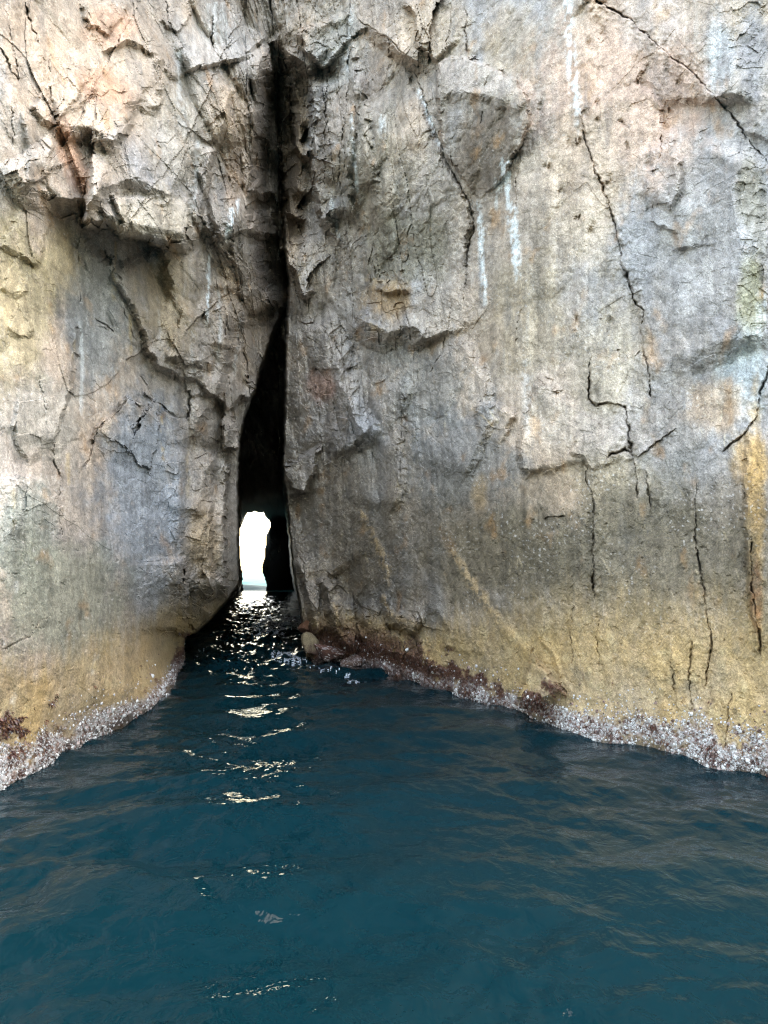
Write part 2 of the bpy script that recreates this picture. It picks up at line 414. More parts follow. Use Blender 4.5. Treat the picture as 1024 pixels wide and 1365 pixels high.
step([(368, 425), (346, 385), (331, 330), (325, 262), (334, 190), (343, 112), (353, 56)], 1.1, 30, 24, 0.08)
step([(376, 62), (392, 96), (401, 150), (400, 200), (392, 270)], 0.6, 24, 14, 0.1)
ridge([(359, 48), (361, 90), (362, 140), (364, 190), (368, 250), (374, 310), (378, 350)], 12, -0.25)
ridge([(352, 180), (350, 230), (356, 290)], 9, -0.3)

# ------------------------------------------------------------------ procedural relief
outer = 1 - np.maximum(mI * (1 - mR), 0)
zl = sm(345 - PX, -10, 30)                                   # blocky left face
zc = sm(PX, 372, 392) * (1 - sm(PX, 540, 640)) * (1 - 0.7 * sm(PY, 560, 680))   # folded, slabby middle
zk = sm(PX, 285, 310) * (1 - sm(PX, 376, 392)) * (1 - sm(PY, 560, 640))         # left flank of the cave
smooth_lo = sm(PY, 600, 780) * (1 - 0.4 * sm(560 - PX, 0, 120) * (PX > 380))
smooth_ll = zl * sm(PY, 470, 560) * (1 - 0.5 * sm(PX, 235, 255))
rough = (1 - 0.5 * smooth_lo) * (1 - 0.45 * smooth_ll)
qu = U + 0.16 * fbm(U * 1.1, V * 0.8, 3, 61); qv = V + 0.22 * fbm(U * 1.1, V * 0.8, 3, 77)
su = U + 0.10 * V + 0.10 * fbm(U * 0.9, V * 0.5, 3, 64)
h1, e1, id1 = facets(qu / 1.15 + qv * 0.16, qv / 1.7, 101)
hv, ev, idv = facets(su / 0.36, V / 2.6 + 0.3 * fbm(U * 2, V, 2, 66), 151)
hw, ew, idw = facets(su / 0.15, V / 1.1 + 0.4 * fbm(U * 3, V, 2, 67), 161)
h2, e2, id2 = facets(qu / 0.45 + qv * 0.25, qv / 0.62, 202)
h3, e3, id3 = facets(U / 0.17 + V * 2.0 + 0.5 * w3, V / 0.21 - U, 303)
h4, e4, id4 = facets(U / 0.06 + V * 3, V / 0.085, 404)
pt = fbm(U * 0.5, V * 0.35, 3, 505)
patchy = 0.25 + 0.75 * sm(pt, -0.2, 0.4)
c1 = chisel(qu / 1.0 + qv * 0.25, qv / 1.35 - qu * 0.2, 111)
c2 = chisel(qu / 0.42 - qv * 0.3, qv / 0.66 + qu * 0.2, 121)
c3_ = chisel(qu / 0.17 + qv, qv / 0.26, 131)
c4 = chisel(U / 0.07 + V * 2, V / 0.10 - U, 141)
cv = chisel(su / 0.34, V / 1.7 + 0.3 * fbm(U * 2, V, 2, 66), 171)
zr = (1 - zl) * (1 - zc)
REL += outer * rough * (c1 * (0.10 + 0.34 * zl + 0.12 * zc) + c2 * (0.09 * zr + 0.15 * zl + 0.12 * zc))
REL += outer * (0.4 + 0.6 * rough) * (c3_ * (0.036 * zr + 0.045 * zl + 0.05 * zc) + c4 * 0.010)
REL += outer * rough * h2 * patchy * (0.008 + 0.022 * zl * (1 - smooth_ll) + 0.012 * zc)
REL += outer * rough * h1 * (0.012 + 0.06 * zl)
REL += outer * ((zc * 0.8 + zk * 1.2 + 0.2 * zl) * 0.22 * cv + (zc * 0.55 + zk * 0.8 + 0.1 * zl) * (0.07 * hv + 0.03 * hw))
REL += (0.35 + 0.65 * rough) * (0.3 + 0.7 * patchy) * (0.015 * h3 * (0.7 + 0.7 * zl + 0.6 * zc) + 0.007 * h4) * outer
# joints: a few real gaps between blocks
REL -= 0.06 * (zc + zk) * np.exp(-(ev / 0.04) ** 2) * outer * (idv > 0.75)
REL += 0.16 * fbm(U * 0.28, V * 0.22, 3, 606) * outer
REL += (0.032 * fbm(U * 2.2, V * 1.1, 4, 707, 0.55) + 0.006 * fbm(U * 16, V * 12, 4, 717, 0.65)) * (0.5 + 0.5 * rough)
REL += 0.013 * rough * fbm(U * 6 + V * 0.8, V * 0.6, 3, 727, ridged=True) * outer * (0.5 + zc + zk)
REL += 0.030 * sm(PY, 580, 740) * fbm(U * 7 - V * 4.5, V * 3.2, 4, 737, 0.6, ridged=True) * outer * (PX > 372)
REL += 0.020 * sm(PY, 580, 760) * fbm(U * 4 + V * 2.5, V * 3.0, 4, 738, 0.6, ridged=True) * outer * (PX < 372)
REL += (1 - zl) * outer * (0.022 * fbm(U * 4.5, V * 3.4, 4, 747, 0.6) + 0.014 * np.abs(fbm(U * 9 + 2 * V, V * 6, 3, 757, 0.6)))
pit = sm(fbm(U * 8, V * 9, 3, 767, 0.6), 0.28, 0.6) * sm(PY, 560, 700)
REL -= 0.035 * pit * outer
# big blocky relief inside the cave
REL += (1 - outer) * (0.9 * c1 + 0.6 * c2 + 0.2 * c3_ + 0.2 * h2) * (1 - 0.6 * sm(D0, 60, 80))
crumb = sm(PX, 392, 420) * sm(610 - PX, 0, 90) * sm(PY, 760, 840)
REL += crumb * (0.16 * h2 + 0.07 * h3 + 0.02 * h4 + 0.10 * hv)

D = np.maximum(D0 - REL * np.clip(D0 / 12, 0.75, 1.8), 4)
T = D / dy
GX = dx * T; GY = D; GZ = CAMH + dz * T

# ------------------------------------------------------------------ rock colour, with painted shade in the cleft, the tunnel and under the wedge
def c3(r, g, b):
    return np.array([r, g, b])


n_lo = fbm(U * 0.35, V * 0.25, 4, 801); n_mid = fbm(U * 1.6, V * 0.8, 4, 811, 0.6); n_hi = fbm(U * 9, V * 7, 3, 821, 0.6)
n_str = fbm(U * 5.0, V * 0.32, 4, 831, 0.6); n_str2 = fbm(U * 13, V * 0.7, 3, 841, 0.6)
n_spot = fbm(PX / 26, PY / 40, 4, 845, 0.65)
C = np.zeros(PX.shape + (3,))
C[:] = c3(0.335, 0.302, 0.264)


def mix(col, m):
    C[:] = C + (c3(*col) - C) * np.clip(m, 0, 1)[..., None]


def spot(x, y, rx, ry, ang=0):
    a = math.radians(ang); X = SPX - x; Y = SPY - y
    p = X * math.cos(a) + Y * math.sin(a); q = -X * math.sin(a) + Y * math.cos(a)
    d = np.sqrt((p / rx) ** 2 + (q / ry) ** 2) + 0.5 * n_mid + 0.32 * n_spot + 0.22 * n_hi
    return 1 - sm(d, 0.5, 1.2)


mix((0.43, 0.355, 0.285), 0.75 * sm(n_lo + 0.4 * n_mid, -0.05, 0.5))
mix((0.26, 0.262, 0.265), 0.75 * sm(-n_lo + 0.5 * n_mid, 0.0, 0.55))
# broad zones
for x, y, rx, ry, an, col, k in [
    (110, 90, 130, 110, 20, (0.43, 0.36, 0.29), .8), (95, 210, 18, 55, -20, (0.44, 0.29, 0.21), .75), (140, 115, 45, 28, 30, (0.42, 0.27, 0.19), .6), (150, 35, 40, 30, 0, (0.47, 0.32, 0.24), .6),
    (210, 290, 60, 40, 0, (0.42, 0.38, 0.31), .7), (290, 60, 60, 60, 0, (0.44, 0.43, 0.41), .6), (235, 180, 45, 80, 0, (0.40, 0.37, 0.31), .5), (20, 400, 50, 130, 0, (0.38, 0.33, 0.22), .7), (80, 350, 40, 60, 0, (0.40, 0.34, 0.21), .5),
    (130, 420, 50, 110, 0, (0.255, 0.265, 0.26), .8), (225, 400, 50, 80, 0, (0.36, 0.30, 0.21), .7), (190, 660, 70, 140, 0, (0.29, 0.315, 0.34), .85), (60, 560, 60, 60, 0, (0.36, 0.35, 0.31), .5),
    (35, 720, 50, 90, 0, (0.29, 0.31, 0.28), .7), (90, 800, 110, 90, 0, (0.235, 0.24, 0.19), .7), (275, 600, 30, 160, 5, (0.30, 0.265, 0.225), .6), (270, 720, 25, 60, 0, (0.36, 0.28, 0.19), .6), (200, 790, 28, 40, 20, (0.36, 0.37, 0.38), .6),
    (345, 200, 26, 120, 5, (0.25, 0.215, 0.18), .55), (395, 180, 18, 70, 0, (0.33, 0.24, 0.145), .6), (390, 300, 16, 60, 0, (0.30, 0.22, 0.14), .5), (305, 150, 30, 60, 0, (0.42, 0.34, 0.26), .6), (310, 240, 16, 40, 0, (0.34, 0.26, 0.2), .5),
    (450, 60, 40, 60, 0, (0.30, 0.31, 0.29), .6), (500, 230, 60, 90, 0, (0.27, 0.245, 0.195), .6), (540, 330, 60, 60, 0, (0.26, 0.245, 0.19), .6), (520, 400, 40, 30, 0, (0.30, 0.20, 0.10), .6), (500, 100, 30, 40, 0, (0.32, 0.28, 0.25), .4),
    (590, 45, 70, 40, 0, (0.41, 0.34, 0.26), .5), (680, 60, 45, 80, 0, (0.41, 0.34, 0.26), .5), (650, 195, 42, 62, 10, (0.145, 0.12, 0.095), .8), (640, 105, 60, 22, 15, (0.40, 0.36, 0.32), .7),  # wedge block: brown rock, with underside shade and a lit top painted in
    (830, 130, 130, 150, 20, (0.48, 0.37, 0.30), .9), (870, 30, 50, 40, 0, (0.52, 0.46, 0.41), .7), (780, 260, 70, 130, 0, (0.42, 0.355, 0.28), .6), (930, 330, 60, 120, 0, (0.37, 0.355, 0.335), .8), (960, 70, 24, 60, 0, (0.42, 0.43, 0.43), .7),
    (1004, 70, 24, 80, 0, (0.24, 0.235, 0.235), .8), (1005, 270, 26, 70, 0, (0.24, 0.225, 0.185), .7), (1000, 400, 20, 60, 0, (0.29, 0.28, 0.19), .7), (990, 500, 40, 70, 0, (0.42, 0.45, 0.45), .8), (960, 540, 45, 40, 0, (0.46, 0.35, 0.25), .6),
    (700, 420, 60, 90, 0, (0.36, 0.305, 0.225), .6), (620, 620, 90, 90, 20, (0.20, 0.205, 0.205), .75), (570, 520, 60, 60, 0, (0.25, 0.25, 0.235), .6), (730, 560, 40, 50, 0, (0.40, 0.355, 0.30), .7), (810, 480, 60, 80, 0, (0.38, 0.335, 0.265), .6),
    (890, 650, 40, 60, 30, (0.20, 0.195, 0.18), .7), (820, 660, 70, 60, 0, (0.33, 0.29, 0.22), .6), (1007, 700, 15, 170, 0, (0.42, 0.30, 0.16), .75), (1010, 800, 8, 60, 0, (0.26, 0.10, 0.06), .7), (1000, 610, 30, 40, 0, (0.45, 0.32, 0.18), .7), (440, 560, 45, 120, 0, (0.30, 0.27, 0.24), .6), (430, 515, 22, 26, 0, (0.32, 0.21, 0.165), .7),
    (480, 740, 60, 60, 0, (0.26, 0.235, 0.205), .6), (860, 740, 190, 95, 0, (0.16, 0.148, 0.12), .85), (660, 740, 110, 75, 0, (0.165, 0.15, 0.118), .75), (640, 660, 14, 30, 0, (0.40, 0.30, 0.18), .5), (525, 470, 34, 18, 10, (0.155, 0.15, 0.13), .6)]:
    mix(col, k * spot(x, y, rx, ry, an))
lum = 1 + 0.34 * n_mid + 0.40 * n_str * sm(PY, -50, 250) + 0.20 * n_str2 + 0.26 * n_hi + 0.20 * fbm(U * 4, V * 2.6, 4, 843, 0.68) + 0.22 * (id3 - 0.5) + 0.12 * (id2 - 0.5)
C *= np.clip(lum, 0.45, 1.6)[..., None]
# rust and grey mottles
mix((0.40, 0.24, 0.12), 0.42 * sm(fbm(U * 2.1, V * 1.2, 4, 851, 0.6), 0.22, 0.6))
mix((0.16, 0.165, 0.165), 0.36 * sm(fbm(U * 1.9, V * 0.5, 4, 861, 0.66), 0.12, 0.55))
mix((0.52, 0.50, 0.46), 0.38 * sm(fbm(U * 3.0, V * 0.55, 4, 871, 0.62), 0.26, 0.6) * sm(760 - PY, 0, 120))


def streak(pts, w0, w1_, col, k):
    sl = bbox(pts, 4 * max(w0, w1_) + 14)
    sd, t = poly_sd(pts, (PX + 1.5 * w1 + 1.6 * w3)[sl], PY[sl])
    w = w0 + (w1_ - w0) * t
    m = np.exp(-(sd / w) ** 2 * 1.2) * sm(t, 0, 0.08) * sm(1 - t, 0, 0.35) * np.clip(0.75 + 1.5 * n_hi[sl] + 1.1 * n_str2[sl] + 0.8 * n_spot[sl], 0, 1.15)
    m = m * sm(m + 0.5 * n_hi[sl] + 0.35 * n_str2[sl], 0.12, 0.5)
    full = np.zeros(PX.shape); full[sl] = m
    mix(col, k * full)


WH = (0.70, 0.73, 0.72)
for pts, a, b, k in [([(634, 262), (640, 300), (643, 350), (648, 430)], 5, 5, .95), ([(672, 205), (680, 260), (685, 310), (692, 400)], 9, 6, 1), ([(660, 235), (662, 290)], 3, 3, .5), ([(668, 240), (664, 262)], 5, 4, .6),
                     ([(755, -20), (760, 60), (768, 140), (776, 200)], 7, 9, .75), ([(318, 262), (308, 300), (299, 332)], 4, 5, .9), ([(309, 275), (300, 322)], 3, 4, .7), ([(279, 335), (278, 380), (276, 444)], 3, 3, .95),
                     ([(468, 145), (470, 190), (476, 250), (482, 290)], 2.5, 3, .8), ([(556, 115), (568, 145), (584, 190), (598, 215)], 4, 4, .7), ([(470, 0), (464, 60), (462, 130)], 4, 3, .5), ([(440, 260), (448, 300), (458, 340)], 4, 3, .45), ([(508, 150), (510, 190)], 6, 5, .5),
                     ([(108, 420), (110, 500), (106, 580)], 3, 4, .5), ([(128, 870), (124, 890), (122, 905)], 4, 3, .7), ([(20, 920), (10, 960), (4, 990)], 5, 5, .7), ([(240, 60), (238, 120), (250, 200)], 8, 8, .35), ([(266, 180), (258, 250), (256, 310)], 5, 5, .45),
                     ([(285, 0), (290, 40), (300, 70)], 14, 10, .4), ([(1020, 380), (1014, 440), (1004, 510)], 12, 10, .4), ([(955, 20), (950, 90), (955, 150)], 12, 12, .35), ([(700, 470), (704, 540), (700, 600)], 6, 10, .3),
                     ([(290, 380), (294, 440), (290, 500)], 3, 3, .4), ([(322, 420), (318, 460), (308, 520)], 3, 4, .35)]:
    streak(pts, a, b, WH, k)
VE = (0.50, 0.41, 0.30)
for pts, a, b, k in [([(595, 722), (620, 762), (642, 795), (668, 834), (704, 876), (740, 925)], 5, 17, 1), ([(478, 676), (498, 715), (514, 752), (522, 800)], 6, 9, .85), ([(446, 800), (452, 830), (464, 868)], 4, 4, .8), ([(508, 790), (520, 818), (545, 832), (572, 836)], 6, 6, .8),
                     ([(555, 848), (566, 870), (576, 900)], 4, 3, .8), ([(400, 380), (396, 330), (384, 300)], 3, 3, .4), ([(718, 846), (740, 878), (752, 915)], 4, 5, .6), ([(622, 540), (650, 560), (670, 585)], 2, 2, .6), ([(480, 372), (520, 376), (548, 388)], 4, 3, .6), ([(476, 420), (500, 438), (520, 444)], 6, 5, .6),
                     ([(862, 830), (880, 860), (890, 890)], 3, 4, .6), ([(768, 780), (770, 860), (772, 900)], 2.5, 3, .5)]:
    streak(pts, a, b, VE, k)
for x in range(60):     # thin pale chips and veins, broken and short, slanting across the right face
    x0 = rng.uniform(420, 1000); y0 = rng.uniform(480, 900); l = rng.uniform(8, 34); s = rng.uniform(-.4, 1.1)
    streak([(x0, y0), (x0 + l * s * .7, y0 + l)], rng.uniform(.8, 1.8), rng.uniform(.8, 2), (0.5, 0.45, 0.36), rng.uniform(.3, .75))
for x in range(46):     # dark mineral drips
    x0 = rng.uniform(420, 1010); y0 = rng.uniform(60, 560); l = rng.uniform(30, 120)
    streak([(x0, y0), (x0 + rng.uniform(-4, 8), y0 + l)], rng.uniform(1.5, 4), rng.uniform(2, 6), (0.15, 0.14, 0.13), rng.uniform(.15, .5))
for x in range(24):
    x0 = rng.uniform(0, 300); y0 = rng.uniform(300, 760); l = rng.uniform(40, 120)
    streak([(x0, y0), (x0 + rng.uniform(-6, 6), y0 + l)], rng.uniform(1.5, 4), rng.uniform(2, 5), [(0.17, 0.17, 0.16), (0.42, 0.33, 0.18), (0.46, 0.46, 0.44)][x % 3], rng.uniform(.2, .5))
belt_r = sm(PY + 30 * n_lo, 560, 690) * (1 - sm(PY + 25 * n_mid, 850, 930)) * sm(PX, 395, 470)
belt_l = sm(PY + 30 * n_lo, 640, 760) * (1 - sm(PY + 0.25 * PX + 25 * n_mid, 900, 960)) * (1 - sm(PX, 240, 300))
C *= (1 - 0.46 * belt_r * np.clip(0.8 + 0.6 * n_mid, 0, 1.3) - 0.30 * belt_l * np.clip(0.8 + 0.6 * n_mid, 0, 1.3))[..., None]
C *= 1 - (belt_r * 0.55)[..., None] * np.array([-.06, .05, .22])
mix((0.105, 0.088, 0.072), 0.62 * sm(mI * (PY < 380) + sm(26 - np.abs(PX - ycurve([(362, -400), (358, 60), (352, 180), (348, 300), (350, 400), (352, 900)], PY)) + 14 * w3, 0, 26) * sm(PY, 40, 110) * sm(420 - PY, 0, 60), 0.2, 1.0) * (1 - mR))  # painted shade: darkens the recess left of the cleft's edge
mix((0.15, 0.118, 0.085), 0.62 * mR * sm(418 + 10 * w3 - PX, 0, 22) * sm(PY, 70, 110) * sm(345 - PY, 0, 60))  # the cleft's right inner wall, its shade painted in as darker brown
lumC = C.mean(-1, keepdims=True)
C[:] = np.clip(lumC + 1.38 * (C - lumC) * np.array([1.05, .97, .95]), 0.02, 0.8)
fl = fbm(U * 22, V * 20, 2, 896)
mix((0.09, 0.085, 0.08), 0.5 * sm(fl, 0.32, 0.5) * sm(fbm(U * 1.3, V * 0.9, 3, 897), -0.2, 0.4))
mix((0.52, 0.49, 0.45), 0.6 * sm(-fl, 0.32, 0.5) * sm(fbm(U * 1.1, V * 1.2, 3, 898), -0.2, 0.4))
# tidal bands by height above the sea
zz = GZ + 0.10 * n_mid + 0.06 * n_hi + 0.10 * fbm(U * 0.6, V * 0.2, 3, 881)
hi_b = np.where(PX < 380, 1.55 + 0.5 * sm(PX, 60, 240), 1.5 + 0.9 * sm(PX, 560, 760))
zb = zz + 0.30 * fbm(U * 1.4, V * 0.5, 4, 882, 0.6) + 0.22 * n_str2 + 0.12 * n_spot
band = (1 - sm(zb, 0.5 * hi_b, 0.95 * hi_b)) * (D < 30)
mix((0.34, 0.225, 0.092), 0.88 * band * np.clip(0.85 + 0.6 * n_mid, 0, 1))
mix((0.40, 0.31, 0.17), 0.5 * band * sm(fbm(U * 4, V * 3, 4, 891, 0.6), 0.0, 0.5))
mix((0.15, 0.12, 0.075), 0.6 * band * sm(fbm(U * 2.4, V * 2, 4, 892, 0.6), 0.1, 0.5))
maroon = sm(fbm(U * 3.2, V * 3.2, 4, 893, 0.65) + 1.0 * spot(480, 868, 130, 48, 16) + 0.65 * spot(243, 880, 16, 50) + 0.42 * spot(722, 930, 36, 20, -20) + 0.5 * spot(620, 916, 110, 24, 14) + 0.28 * spot(860, 985, 200, 26, 9) + 0.25 * spot(150, 970, 120, 24, -28) + 0.4 * spot(30, 990, 50, 40) + .5 * spot(405, 800, 12, 60), 0.32, 0.62) * (1 - sm(zz, 0.45, 1.25)) * (D < 60)
mix((0.075, 0.026, 0.018), 0.9 * maroon)
# fine detail of the crust under the barnacles
bz = np.where(PX < 380, 0.42 - 0.12 * sm(PX, 100, 240), 0.40 - 0.12 * sm(PX, 760, 480) - 0.30 * sm(520 - PX, 0, 90))
bz = 0.84 * np.maximum(bz, 0.03) * (1 + 0.45 * fbm(U * 0.9, V * 0.4, 3, 894))
mBz = (1 - sm(zz, 0.65 * bz, 1.25 * bz)) * (D < 24)
h5, e5, id5 = facets(U / 0.035, V / 0.04, 999)
crust = np.where((id5 > 0.68)[..., None], c3(0.40, 0.375, 0.36), np.where((id5 > 0.3)[..., None], c3(0.30, 0.245, 0.225), c3(0.10, 0.055, 0.045)))
C += (crust - C) * (0.92 * mBz * sm(fbm(U * 2.5, V * 2.5, 3, 895), -0.55, 0.0))[..., None]
mix((0.045, 0.034, 0.028), 0.75 * (1 - sm(zz, 0.03, 0.14)) * (D < 30))
wet = mI * (1 - mR) * (PY > 330) * (0.97 + 0.1 * n_mid)      # wet tunnel rock, the tunnel's gloom painted into its colour
mix((0.022, 0.028, 0.034), wet * (0.1 + 0.9 * sm(D0, 32, 60)))  # painted darkness grows with depth into the tunnel
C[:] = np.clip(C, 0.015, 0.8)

# ------------------------------------------------------------------ mesh helpers
def make_mesh(name, verts, quads, cols=None, mat=None, parent=None, smooth=False):
    me = bpy.data.meshes.new(name)
    verts = np.asarray(verts, np.float32); quads = np.asarray(quads, np.int32)
    k = quads.shape[1]
    me.vertices.add(len(verts)); me.vertices.foreach_set('co', verts.ravel())
    me.loops.add(quads.size); me.loops.foreach_set('vertex_index', quads.ravel())
    me.polygons.add(len(quads)); me.polygons.foreach_set('loop_start', np.arange(0, quads.size, k, dtype=np.int32))
    me.update(calc_edges=True)
    me.polygons.foreach_set('use_smooth', np.full(len(quads), smooth, dtype=bool))
    if cols is not None:
        at = me.color_attributes.new('Col', 'FLOAT_COLOR', 'POINT')
        at.data.foreach_set('color', np.concatenate([cols, np.ones((len(cols), 1))], 1).astype(np.float32).ravel())
    if mat: me.materials.append(mat)
    o = bpy.data.objects.new(name, me); COL.objects.link(o)
    if parent is not None: o.parent = parent
    return o


def tag(o, label=None, cat=None, group=None, kind=None):
    if label: o['label'] = label
    if cat: o['category'] = cat
    if group: o['group'] = group
    if kind: o['kind'] = kind
    return o


def nodes_of(name):
    m = bpy.data.materials.new(name); m.use_nodes = True
    nt = m.node_tree
    return m, nt, nt.nodes['Principled BSDF']


def N(nt, t, **kw):
    n = nt.nodes.new(t)
    for k, v in kw.items():
        if k in n.inputs: n.inputs[k].default_value = v
        else: setattr(n, k, v)
    return n


def rock_material(name, bump=1.0, scale=1.0, rough=0.82):
    m, nt, bs = nodes_of(name); L = nt.links.new
    at = N(nt, 'ShaderNodeAttribute', attribute_name='Col')
    tc = N(nt, 'ShaderNodeTexCoord')
    n1 = N(nt, 'ShaderNodeTexNoise', Scale=38 * scale, Detail=5, Roughness=0.68)
    n2 = N(nt, 'ShaderNodeTexNoise', Scale=7 * scale, Detail=8, Roughness=0.66)
    vo = N(nt, 'ShaderNodeTexVoronoi', Scale=85 * scale)
    v2 = N(nt, 'ShaderNodeTexVoronoi', Scale=9 * scale)
    for q in (n1, n2, vo, v2): L(tc.outputs['Object'], q.inputs['Vector'])
    mr = N(nt, 'ShaderNodeMapRange'); mr.inputs['From Min'].default_value = 0.3; mr.inputs['From Max'].default_value = 0.7
    mr.inputs['To Min'].default_value = 0.7; mr.inputs['To Max'].default_value = 1.3
    L(n1.outputs['Fac'], mr.inputs['Value'])
    m2 = N(nt, 'ShaderNodeMapRange'); m2.inputs['From Min'].default_value = 0.3; m2.inputs['From Max'].default_value = 0.7
    m2.inputs['To Min'].default_value = 0.75; m2.inputs['To Max'].default_value = 1.25
    L(n2.outputs['Fac'], m2.inputs['Value'])
    sep = N(nt, 'ShaderNodeSeparateColor'); L(vo.outputs['Color'], sep.inputs['Color'])
    m3 = N(nt, 'ShaderNodeMapRange'); m3.inputs['To Min'].default_value = 0.74; m3.inputs['To Max'].default_value = 1.165
    L(sep.outputs['Red'], m3.inputs['Value'])
    mu = N(nt, 'ShaderNodeMath', operation='MULTIPLY'); L(mr.outputs[0], mu.inputs[0]); L(m2.outputs[0], mu.inputs[1])
    mu2 = N(nt, 'ShaderNodeMath', operation='MULTIPLY'); L(mu.outputs[0], mu2.inputs[0]); L(m3.outputs[0], mu2.inputs[1])
    vm = N(nt, 'ShaderNodeVectorMath', operation='SCALE'); L(at.outputs['Color'], vm.inputs[0]); L(mu2.outputs[0], vm.inputs['Scale'])
    L(vm.outputs[0], bs.inputs['Base Color'])
    bs.inputs['Roughness'].default_value = rough
    bs.inputs['Specular IOR Level'].default_value = 0.35
    b1 = N(nt, 'ShaderNodeBump', Strength=0.5 * bump, Distance=0.05); L(n2.outputs['Fac'], b1.inputs['Height'])
    b2 = N(nt, 'ShaderNodeBump', Strength=0.45 * bump, Distance=0.012); L(n1.outputs['Fac'], b2.inputs['Height']); L(b1.outputs[0], b2.inputs['Normal'])
    b3 = N(nt, 'ShaderNodeBump', Strength=0.35 * bump, Distance=0.03); L(v2.outputs['Distance'], b3.inputs['Height']); L(b2.outputs[0], b3.inputs['Normal'])
    L(b3.outputs[0], bs.inputs['Normal'])
    return m


ROCK = rock_material('weathered_granite')

# ------------------------------------------------------------------ close the sheet upward, backward and sideways
P3 = np.stack([GX, GY, GZ], -1)
top = P3[0]
jit = lambda s: rng.normal(0, s, (len(gx), 1))
ext = []
for z, by in [(4, .5), (10, 1.5), (18, 3.5), (30, 6), (34, 130)]:
    r = top.copy(); r[:, 2] += z + jit(.3)[:, 0]; r[:, 1] += by + jit(.25)[:, 0]; ext.append(r)
P3 = np.concatenate([np.array(ext)[::-1], P3], 0)
CE = np.concatenate([np.repeat(C[:1], len(ext), 0), C], 0)
NE = len(ext)


def wing(side):
    e = P3[:, 0 if side < 0 else -1]
    out = []
    for k in (6, 25, 90):
        q = e.copy(); q[:, 0] += side * k; q[:, 1] += 0.15 * k; out.append(q)
    return np.stack(out, 1)


wlft = wing(-1)[:, ::-1]; wrgt = wing(1)
P3 = np.concatenate([wlft, P3, wrgt], 1)
CE = np.concatenate([np.repeat(CE[:, :1], 3, 1), CE, np.repeat(CE[:, -1:], 3, 1)], 1)
nr, nc = P3.shape[:2]
qx = np.concatenate([[gx[0] - 30, gx[0] - 20, gx[0] - 10], gx, [gx[-1] + 10, gx[-1] + 20, gx[-1] + 30]])
qy = np.concatenate([gy[0] - 10 * np.arange(NE, 0, -1), gy])
QX, QY = np.meshgrid(qx, qy)
fx = 0.25 * (QX[:-1, :-1] + QX[1:, :-1] + QX[:-1, 1:] + QX[1:, 1:])
fy = 0.25 * (QY[:-1, :-1] + QY[1:, :-1] + QY[:-1, 1:] + QY[1:, 1:])


def pad(A, fill_edge=True):
    A = np.concatenate([np.repeat(A[:1], NE, 0), A], 0)
    return np.concatenate([np.repeat(A[:, :1], 3, 1), A, np.repeat(A[:, -1:], 3, 1)], 1)


def fc(A):
    A = pad(A); return 0.25 * (A[:-1, :-1] + A[1:, :-1] + A[:-1, 1:] + A[1:, 1:])


fI = fc(mI * (1 - mR)); fRm = fc(mR); fwx = fx + fc(WX - PX); fwy = fy + fc(WY - PY); fex = fx + fc(EX - PX); fey = fy + fc(EY - PY)
HOLE = [(326, 691), (330, 684), (335, 684), (340, 682), (346, 684), (351, 683), (354, 689), (360, 696), (360.5, 702), (357, 710), (355, 714), (355, 726), (353, 738), (352.5, 746), (350, 756), (351, 764), (353, 769), (355.5, 778), (355, 800), (324.5, 800), (324, 776), (323, 764), (321, 752), (319.5, 742), (319.5, 706), (323, 699)]
hole = inside(HOLE, fx + 0.8 * (fex - fx), fy + 0.8 * (fey - fy))
RIDGE = [(382, 300), (382, 380), (366, 500), (350, 600), (343, 683), (340, 1300)]
rgt = fRm > 0.5
tun = (fI > 0.5) & (fy > 330)
# the tunnel's right wall belongs to the right cliff
reg = np.where(rgt, 1, 0)
reg = np.where(tun, np.where(fx > np.interp(fy, [p[1] for p in RIDGE], [p[0] for p in RIDGE]), 3, 2), reg)
LEDGE_POLY = [(15, 213), (40, 250), (72, 262), (112, 268), (135, 280), (152, 294), (165, 318), (190, 322), (212, 332), (256, 334), (263, 300), (268, 262), (240, 268), (215, 255), (200, 243), (180, 236), (165, 239), (150, 245), (120, 255), (72, 245), (45, 225)]
reg = np.where((reg == 0) & inside(LEDGE_POLY, fwx, fwy), 4, reg)
reg = np.where((reg == 1) & inside(WEDGE, fwx, fwy), 5, reg)
reg[hole] = -1
idx = np.arange(nr * nc).reshape(nr, nc)
Q = np.stack([idx[:-1, :-1], idx[1:, :-1], idx[1:, 1:], idx[:-1, 1:]], -1)
PV = P3.reshape(-1, 3); CV = CE.reshape(-1, 3)


def sheet(name, code, parent=None):
    q = Q[reg == code].reshape(-1, 4)
    u, inv = np.unique(q, return_inverse=True)
    return make_mesh(name, PV[u], inv.reshape(-1, 4), CV[u], ROCK, parent)


left = tag(sheet('rock_cliff', 0), 'blocky grey granite cliff face with a jutting ledge, on the left side of the cave', 'cliff', 'granite cliffs beside the sea cave')
right = tag(sheet('rock_cliff', 1), 'broad cracked granite cliff face with white streaks, on the right side of the cave', 'cliff', 'granite cliffs beside the sea cave')
sheet('tunnel_wall', 2, left); sheet('tunnel_wall', 3, right)
sheet('overhanging_ledge', 4, left)['label'] = 'angular slab jutting out over a shadowed recess'
sheet('hanging_block', 5, right)['label'] = 'dark brown wedge shaped block with a pale top'

